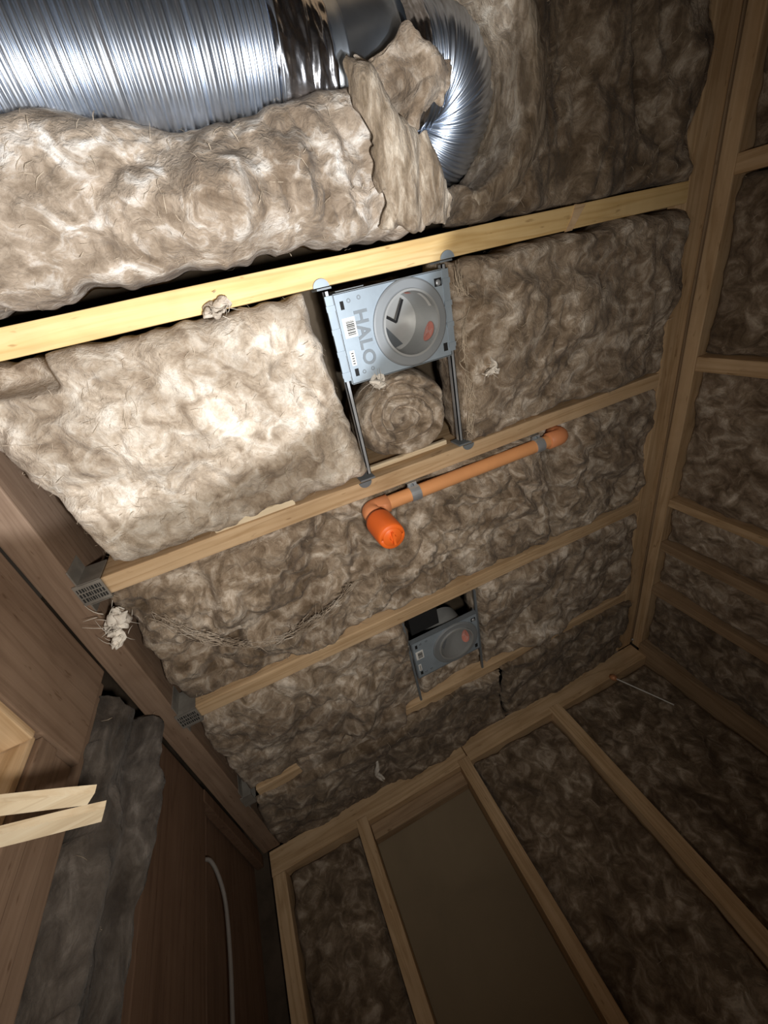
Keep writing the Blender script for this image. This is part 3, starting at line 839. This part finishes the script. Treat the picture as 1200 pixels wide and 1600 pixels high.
def housing(ox, oy, label, full, tilt=0.0):
    t = root('recessed_light_housing', (ox, oy, 1.0), label, 'light fitting')
    x0, x1, y0, y1 = ox - 0.182, ox + 0.108, oy - 0.100, oy + 0.102
    zc = 0.9975
    # plate with the round opening: outline points on the rectangle matched to the circle
    seg = 96; th = np.linspace(0, 2 * np.pi, seg, endpoint=False)
    V = []
    def rect(t_):
        c, s = math.cos(t_), math.sin(t_)
        k = 1e9
        if c > 1e-9: k = min(k, (x1 - ox) / c)
        if c < -1e-9: k = min(k, (x0 - ox) / c)
        if s > 1e-9: k = min(k, (y1 - oy) / s)
        if s < -1e-9: k = min(k, (y0 - oy) / s)
        return ox + k * c, oy + k * s
    angs = sorted(list(th) + [math.atan2(b - oy, a - ox) % (2 * math.pi) for a in (x0, x1) for b in (y0, y1)])
    n = len(angs)
    for z in (zc, zc + 0.004):
        V += [(ox + 0.076 * math.cos(a), oy + 0.076 * math.sin(a), z) for a in angs]
        V += [(*rect(a), z) for a in angs]
    F = []
    for s in range(n):
        q = (s + 1) % n
        F.append((s, q, n + q, n + s)); F.append((2 * n + s, 3 * n + s, 3 * n + q, 2 * n + q))
        F.append((n + s, n + q, 3 * n + q, 3 * n + s)); F.append((s, 2 * n + s, 2 * n + q, q))
    plate = obj('mounting_plate', V, F, 'galvanised', t)
    # turned-up rim flanges along the sides
    v, f = merge(box_vf((x0 - 0.003, y0, zc), (x0 + 0.001, y1, zc + 0.03)), box_vf((x1 - 0.001, y0, zc), (x1 + 0.003, y1, zc + 0.03)),
                 box_vf((x0, y0 - 0.002, zc), (x1, y0 + 0.001, zc + 0.02)), box_vf((x0, y1 - 0.001, zc), (x1, y1 + 0.002, zc + 0.02)))
    obj('rim_flange', v, f, 'galvanised_dark', plate)
    # stepped collar ring
    prof = [(0.1015, 0.9970), (0.1005, 0.9925), (0.097, 0.9905), (0.080, 0.9905), (0.0775, 0.9915)]
    V = []; F = []
    for r, z in prof + [(0.0765, 0.985), (0.0735, 0.985), (0.0735, 0.998)]:
        V += [(ox + r * math.cos(a), oy + r * math.sin(a), z) for a in th]
    for k in range(7):
        for s in range(seg):
            q = (s + 1) % seg
            F.append((k * seg + s, k * seg + q, (k + 1) * seg + q, (k + 1) * seg + s)[::-1])
    F1 = [q for q in F if max(q) < 5 * seg]
    obj('collar_ring', V[:5 * seg], F1, 'ring_metal', t)
    v2, f2 = ring_vf((ox, oy), 0.0725, 0.0775, 0.985, 0.998, 96)
    obj('rim_bead', v2, f2, 'can_metal', t)
    # the can: inner wall, top, and outer shell
    V = []; F = []
    for r, z in ((0.0738, 0.998), (0.0735, 1.115), (0.0, 1.118)):
        V += [(ox + r * math.cos(a), oy + r * math.sin(a), z) for a in th]
    for r, z in ((0.079, 1.002), (0.079, 1.122), (0.0, 1.124)):
        V += [(ox + r * math.cos(a), oy + r * math.sin(a), z) for a in th]
    for k in (0, 1, 3, 4):
        for s in range(seg):
            q = (s + 1) % seg
            g = (k * seg + s, k * seg + q, (k + 1) * seg + q, (k + 1) * seg + s)
            F.append(g if k < 3 else g[::-1])
    can = obj('can', V, F, 'can_metal', t)
    def on_wall(a0, a1, z0, z1, name, mat, oval=False, rr=0.0728, parent=can):
        k = 20
        if oval:
            V = [(ox + rr * math.cos(0.5 * (a0 + a1)), oy + rr * math.sin(0.5 * (a0 + a1)), 0.5 * (z0 + z1))]
            for j in range(28):
                b = j / 28 * 2 * math.pi
                a = 0.5 * (a0 + a1) + 0.5 * (a1 - a0) * math.cos(b); z = 0.5 * (z0 + z1) + 0.5 * (z1 - z0) * math.sin(b)
                V.append((ox + rr * math.cos(a), oy + rr * math.sin(a), z))
            F = [(0, 1 + j, 1 + (j + 1) % 28) for j in range(28)]
        else:
            V = []
            for j in range(k + 1):
                a = a0 + (a1 - a0) * j / k
                V += [(ox + rr * math.cos(a), oy + rr * math.sin(a), z0), (ox + rr * math.cos(a), oy + rr * math.sin(a), z1)]
            F = [(2 * j, 2 * j + 2, 2 * j + 3, 2 * j + 1) for j in range(k)]
        o = obj(name, V, F, mat, parent)
        return o
    D = math.radians
    st = on_wall(D(8), D(48), 1.004, 1.052, 'warning_sticker', 'print_pink', True)
    for j in range(5):
        on_wall(D(18 + 0 * j), D(38), 1.014 + j * 0.007, 1.0155 + j * 0.007, 'print_line', 'paper', False, 0.0725, st)
    on_wall(D(-58), D(-22), 1.003, 1.018, 'rating_label', 'paper')
    # tilted socket plate inside with an L-shaped slot
    a = np.array([(-0.052, -0.030, 1.105), (0.012, 0.056, 1.090), (-0.040, 0.052, 1.030), (-0.066, 0.0, 1.045)])
    a[:, 0] += ox; a[:, 1] += oy
    obj('socket_plate', np.concatenate([a, a + [0, 0, 0.003]]), [(0, 1, 2, 3), (7, 6, 5, 4), (0, 4, 5, 1), (1, 5, 6, 2), (2, 6, 7, 3), (3, 7, 4, 0)], 'galvanised_dark', can)
    v, f = merge(tube([(ox - 0.056, oy - 0.038, 1.070), (ox - 0.004, oy - 0.003, 1.075)], 0.0032, 6),
                 tube([(ox - 0.004, oy - 0.003, 1.075), (ox + 0.026, oy - 0.052, 1.080)], 0.0032, 6))
    obj('joint_slot', v, f, 'void_black', can)
    on_wall(D(-68), D(-60), 1.045, 1.075, 'red_mark', 'print_pink')
    # slots, holes, screw
    sl = [((x0 + 0.012, y0 + 0.016), (x0 + 0.021, y0 + 0.034)), ((x0 + 0.012, y1 - 0.034), (x0 + 0.022, y1 - 0.016)),
          ((x1 - 0.022, y1 - 0.034), (x1 - 0.010, y1 - 0.014)), ((x1 - 0.028, y0 + 0.016), (x1 - 0.008, y0 + 0.034))]
    for a_, b_ in sl:
        obj('slot', *box_vf((*a_, zc - 0.0008), (*b_, zc + 0.001)), 'void_black', plate)
    for hx, hy in ((0.034, 0.018), (0.060, 0.016), (0.036, 0.180), (0.060, 0.178)):
        v, f = ring_vf((x0 + hx, y0 + hy), 0.0026, 0.005, zc - 0.0018, zc, 20)
        obj('dimple', v, f, 'galvanised_dark', plate)
    v, f = tube([(x1 - 0.018, y0 + 0.026, zc + 0.001), (x1 - 0.018, y0 + 0.026, zc - 0.0025), (x1 - 0.018, y0 + 0.026, zc - 0.004)], [0.007, 0.007, 0.004], 18)
    obj('screw', v, f, 'steel', plate, True)
    # printed labels
    lb = obj('barcode_label', *box_vf((x0 + 0.008, y0 + 0.052, zc - 0.001), (x0 + 0.040, y0 + 0.096, zc)), 'paper', plate)
    bx_ = x0 + 0.012; bars = []
    yy = y0 + 0.060
    r = random.Random(3)
    while yy < y0 + 0.090:
        wd = r.choice((0.001, 0.0018, 0.0026)); bars.append(box_vf((x0 + 0.016, yy, zc - 0.0014), (x0 + 0.036, yy + wd, zc - 0.001))); yy += wd + r.choice((0.0012, 0.002))
    v, f = merge(*bars); obj('barcode', v, f, 'print_black', lb)
    lb2 = obj('rating_strip', *box_vf((x0 + 0.009, y0 + 0.125, zc - 0.001), (x0 + 0.021, y0 + 0.160, zc)), 'paper', plate)
    v, f = merge(*[box_vf((x0 + 0.012, y0 + 0.130 + 0.006 * k, zc - 0.0014), (x0 + 0.018, y0 + 0.1325 + 0.006 * k, zc - 0.001)) for k in range(5)])
    obj('print_line', v, f, 'print_black', lb2)
    if full:
        # embossed maker's name reading towards the far wall, letter tops to the right
        M = Matrix(((0, 1, 0, x0 + 0.055), (1, 0, 0, oy + 0.004), (0, 0, -1, zc - 0.001), (0, 0, 0, 1)))
        text_mesh('HALO', 0.046, M, 'lettering', 'galvanised_dark', plate, 0.0018)
        # hanger bars, folded rails, feet
        for bx, foot in ((x0 - 0.012, -1), (x1 + 0.004, 1)):
            hb = obj('hanger_bar', *merge(box_vf((bx - 0.0055, y0 - 0.010, 1.000), (bx + 0.0055, 0.472, 1.004)),
                                         box_vf((bx - 0.0055, y0 - 0.010, 1.000), (bx - 0.0035, 0.472, 1.018)),
                                         box_vf((bx + 0.0035, y0 - 0.010, 1.000), (bx + 0.0055, 0.472, 1.018))), 'steel', t)
            obj('bar_rail', *merge(box_vf((bx - 0.009, y0, 0.996), (bx + 0.009, y1 - 0.01, 1.000)), *[box_vf((bx - 0.011, y0 + 0.02 + 0.05 * k, 0.993), (bx + 0.010, y0 + 0.032 + 0.05 * k, 0.997)) for k in range(4)]), 'galvanised', hb)
            for yy, sgn in ((-0.002, -1), (0.490, 1)):
                # a rounded foot nailed under the joist plus the upright leg against its side
                cxf = bx + (foot * 0.020 if sgn > 0 else foot * 0.010)
                pts = []
                for k in range(13):
                    a = math.pi * k / 12
                    pts.append((cxf + 0.019 * math.cos(a), yy + sgn * 0.017 * math.sin(a)))
                pts = pts if sgn > 0 else pts[::-1]
                nk = len(pts)
                V = [(x, y, 0.9935) for x, y in pts] + [(x, y, 0.9975) for x, y in pts]
                F = [tuple(range(nk)), tuple(range(2 * nk - 1, nk - 1, -1))] + [(k, nk + k, nk + (k + 1) % nk, (k + 1) % nk) for k in range(nk)]
                fo = obj('foot', V, F, 'galvanised' if sgn < 0 else 'galvanised_dark', hb)
                leg_y = (yy + 0.002, yy + 0.006) if sgn < 0 else (yy - 0.008, yy - 0.003)
                obj('foot_leg', *box_vf((min(bx, cxf) - 0.012, leg_y[0], 0.994), (max(bx, cxf) + 0.012, leg_y[1], 1.045)), 'galvanised_dark', fo)
    else:
        for bx in (x0 - 0.010, x1 + 0.008):
            obj('hanger_bar', *box_vf((bx - 0.004, y0 - 0.11, 1.006), (bx + 0.004, y1 + 0.155, 1.014)), 'galvanised_dark', t)
        obj('junction_box', *box_vf((x0 + 0.02, y0 - 0.09, 1.03), (x0 + 0.14, y0 - 0.006, 1.12)), 'void_black', t)
    return t
h1 = housing(0.468, 0.118, 'large galvanised lamp housing on two hanger bars, marked HALO', True)
h2 = housing(0.4575, 1.300, 'small far galvanised lamp housing with pink sticker in its can', False)
# dark junction box behind the first plate's left end
obj('junction_box', *box_vf((0.300, 0.012, 1.02), (0.372, 0.21, 1.12)), 'galvanised_dark', h1)
v, f = tuft_vf((0.352, 0.236, 0.990), 0.034, 21, 20)
tag(obj('wool_tuft', v, f, 'white_fluff', None, True), 'small white tuft caught under the edge of the large housing plate', 'tuft')

# ================================================================== SPRINKLER LINE
sp = root('sprinkler_pipe', (0.245, 0.575, 0.80), 'orange plastic sprinkler pipe with elbows and a bright orange capped head', 'pipe')
py, pz, pr = 0.576, 0.985, 0.0215
v, f = tube([(0.262, py, pz), (0.6, py, pz), (0.935, py, pz)], pr, 28, False)
obj('pipe', v, f, 'pipe_orange', sp, True)
def elbow(cx, sx, dz, name='elbow'):
    # socket on the pipe, spherical turn, socket up or down
    p = [(cx + sx * 0.062, py, pz), (cx + sx * 0.060, py, pz), (cx + sx * 0.020, py, pz)]
    for k in range(1, 8):
        a = math.radians(k * 90 / 8)
        p.append((cx + sx * 0.020 * (1 - math.sin(a)), py, pz + dz * 0.020 * (1 - math.cos(a))))
    p += [(cx, py, pz + dz * 0.024), (cx, py, pz + dz * 0.052)]
    r = [0.0225, 0.0275, 0.0275] + [0.0275] * 7 + [0.0275, 0.0275]
    v, f = tube(p, r, 28, True)
    return obj(name, v, f, 'fitting_orange', sp, True)
elbow(0.243, 1, -1)
elbow(0.955, -1, 1)
v, f = tube([(0.955, py, 1.03), (0.955, py, 1.28)], 0.0215, 24, False)
obj('riser', v, f, 'pipe_orange', sp, True)
rp = []; rrad = []
for k in range(9):
    rp += [(0.243, py, 0.934 - k * 0.004), (0.243, py, 0.932 - k * 0.004)]; rrad += [0.017, 0.0205]
v, f = tube(rp, rrad, 24)
obj('threaded_nipple', v, f, 'brass', sp, True)
prof = [(0.914, 0.022), (0.913, 0.034), (0.907, 0.0380), (0.897, 0.0390), (0.845, 0.0385), (0.825, 0.0380), (0.8165, 0.036), (0.8140, 0.034), (0.8150, 0.030), (0.8150, 0.027), (0.8125, 0.0255), (0.8125, 0.001)]
cap = obj('head_cap', *tube([(0.243, py, z) for z, r in prof], [r for z, r in prof], 48), 'cap_orange', sp, True)
v, f = merge(box_vf((0.240, py - 0.018, 0.802), (0.246, py + 0.018, 0.8135)), tube([(0.243, py, 0.8135), (0.243, py, 0.806)], [0.010, 0.0075], 16))
obj('cap_grip', v, f, 'cap_orange', cap)
def strap(x, label):
    t = root('pipe_strap', (x, 0.53, 0.96), label, 'strap')
    hw = 0.016
    # band wrapping under the pipe and up to the joist
    pts = [(0.5445, 1.060), (0.5445, 1.01)]
    pts = []
    for k in range(0, 15):
        a = math.radians(200 - k * 190 / 14 + 0) if False else math.radians(150 + k * 190 / 14)
        pts.append((py + 0.0245 * math.cos(a), pz + 0.0245 * math.sin(a)))
    inner = [(py + 0.0225 * math.cos(math.radians(150 + k * 190 / 14)), pz + 0.0225 * math.sin(math.radians(150 + k * 190 / 14))) for k in range(15)]
    V = []; F = []
    for k in range(15):
        (a, b), (c, d) = pts[k], inner[k]
        V += [(x - hw, a, b), (x + hw, a, b), (x + hw, c, d), (x - hw, c, d)]
    for k in range(14):
        for s in range(4):
            q = (s + 1) % 4
            F.append((4 * k + s, 4 * k + q, 4 * k + 4 + q, 4 * k + 4 + s))
    F += [(0, 1, 2, 3), (59, 58, 57, 56)]
    obj('band', V, F, 'steel', t, False)
    obj('tab', *merge(box_vf((x - hw * 0.9, 0.5425, 0.993), (x + hw * 0.9, 0.5455, 1.055)), box_vf((x - hw * 0.9, 0.5425, 0.990), (x + hw * 0.9, py - 0.018, 0.996))), 'steel', t)
    v, f = tube([(x, 0.551, 0.991), (x, 0.551, 0.987)], [0.006, 0.004], 12)
    obj('screw', v, f, 'galvanised_dark', t, True)
    return t
strap(0.392, 'galvanised strap on the orange pipe nearest the capped head')
strap(0.852, 'galvanised strap on the orange pipe nearest the upper elbow')

# ================================================================== JOIST HANGERS
def hanger(y0, y1, label, x1=-0.449, printed=True):
    t = root('joist_hanger', (-0.48, y0, 0.994), label, 'bracket', 'joist hangers')
    seat = obj('seat', *box_vf((-0.512, y0 - 0.004, 0.992), (x1, y1 + 0.004, 0.997)), 'hanger_metal', t)
    for a, b in ((y0 - 0.006, y0 - 0.003), (y1 + 0.003, y1 + 0.006)):
        obj('side_plate', *box_vf((-0.500, a, 0.992), (x1, b, 1.08)), 'hanger_metal', t)
    for a, b in ((y0 - 0.045, y0 - 0.004), (y1 + 0.004, y1 + 0.030)):
        obj('flange', *box_vf((-0.503, a, 0.995), (-0.500, b, 1.08)), 'hanger_metal', t)
    if printed:
        r = random.Random(int(y0 * 100)); st = []
        L = x1 + 0.512
        for row in range(3):
            yy = y0 + 0.006 + row * (y1 - y0 - 0.008) / 3
            x = -0.508
            while x < x1 - 0.006:
                wd = r.choice((0.0025, 0.004)); st.append(box_vf((x, yy, 0.9914), (x + wd, yy + 0.011, 0.992))); x += wd + r.choice((0.002, 0.003))
        v, f = merge(*st)
        obj('stamped_print', v, f, 'print_black', seat)
    return t
hanger(0.490, 0.541, 'printed metal joist hanger at the left end of the second joist')
hanger(1.022, 1.075, 'printed metal joist hanger at the left end of the third joist')
hanger(1.553, 1.604, 'small metal joist hanger at the left end of the farthest joist', -0.470, False)
hanger(-0.055, -0.002, 'metal joist hanger at the left end of the first joist', -0.462, False)
v, f = merge(tuft_vf((-0.466, 0.600, 0.972), 0.058, 33, 20), tuft_vf((-0.478, 0.640, 0.955), 0.042, 34, 14))
tag(obj('wool_tuft', v, f, 'white_fluff', None, True), 'white frayed tuft hanging below the printed hanger of the second joist', 'tuft')
st = [tube([(-0.01 + 0.012 * math.sin(k * 0.9 + j) + 0.004 * j, 1.70 + 0.022 * k, 0.965 + 0.006 * math.sin(k * 1.4 + j)) for k in range(9)], [0.002 + 0.006 * math.sin(math.pi * (k + 0.5) / 9) for k in range(9)], 7) for j in range(2)]
v, f = merge(*st)
tag(obj('wool_strand', v, f, 'white_fluff', None, True), 'pale strand of wool hanging near the far wall', 'tuft')

# ================================================================== STICKS IN THE OPENING, SMALL FIXINGS
def stick(q0, q1, wdir, width, thick, label, bev):
    """a lath from q0 (far end, in the room) to q1, with a slanted sawn end"""
    q0, q1 = np.array(q0, float), np.array(q1, float)
    L = q1 - q0; d = L / np.linalg.norm(L)
    wv = np.array(wdir, float); wv -= d * (wv @ d); wv /= np.linalg.norm(wv)
    nv = np.cross(d, wv)
    V = []
    n = 8
    for k in range(n + 1):
        for a, b in ((0, -1), (1, -1), (1, 1), (0, 1)):
            s = k / n
            off = d * (bev * a * (1 - s))
            V.append(q0 + L * s + off + wv * width * a + nv * thick * 0.5 * b + vnoise(np.array([[s * 3, a, b]]))[0] * 0.0012)
    F = []
    for k in range(n):
        for s in range(4):
            q = (s + 1) % 4
            F.append((4 * k + s, 4 * k + q, 4 * k + 4 + q, 4 * k + 4 + s))
    F += [(3, 2, 1, 0), (4 * n, 4 * n + 1, 4 * n + 2, 4 * n + 3)]
    o = obj('lath', V, F, 'white_wood_x', None)
    bmx = bmesh.new(); bmx.from_mesh(o.data); bmesh.ops.recalc_face_normals(bmx, faces=bmx.faces); bmx.to_mesh(o.data); bmx.free()
    return tag(o, label, 'lumber', 'laths in the left opening')
stick((-0.405, 0.580, 0.50), (-0.640, 0.405, 0.50), (-0.021, 0.024, 0.0), 0.026, 0.013, 'upper of two bright laths poking out of the left opening', 0.006)
stick((-0.413, 0.623, 0.50), (-0.655, 0.512, 0.50), (-0.03, 0.031, 0.0), 0.030, 0.013, 'lower of two bright laths poking out of the left opening', 0.006)
pl = root('wire_stub', (1.254, 1.985, 0.88), 'thin white wire hanging from an orange plug under the far top plate', 'wire')
obj('plug', *tube([(1.250, 1.975, 0.905), (1.252, 1.970, 0.890), (1.256, 1.965, 0.875)], [0.010, 0.016, 0.010], 14), 'copper', pl, True)
obj('wire', *tube(cat_rom([(1.256, 1.966, 0.875), (1.29, 1.965, 0.80), (1.33, 1.968, 0.72), (1.362, 1.972, 0.655)], 20), 0.0032, 8), 'paper', pl, True)
def nail(p, n, label):
    p = np.array(p, float); n = np.array(n, float)
    v, f = tube([p, p + n * 0.004, p + n * 0.005], [0.006, 0.006, 0.002], 12)
    tag(obj('nail', v, f, 'steel', None, True), label, 'nail', 'nails')
nail((1.509, 1.952, 0.998), (-0.6, -0.2, -0.7), 'shiny nail head in the far right ceiling corner')
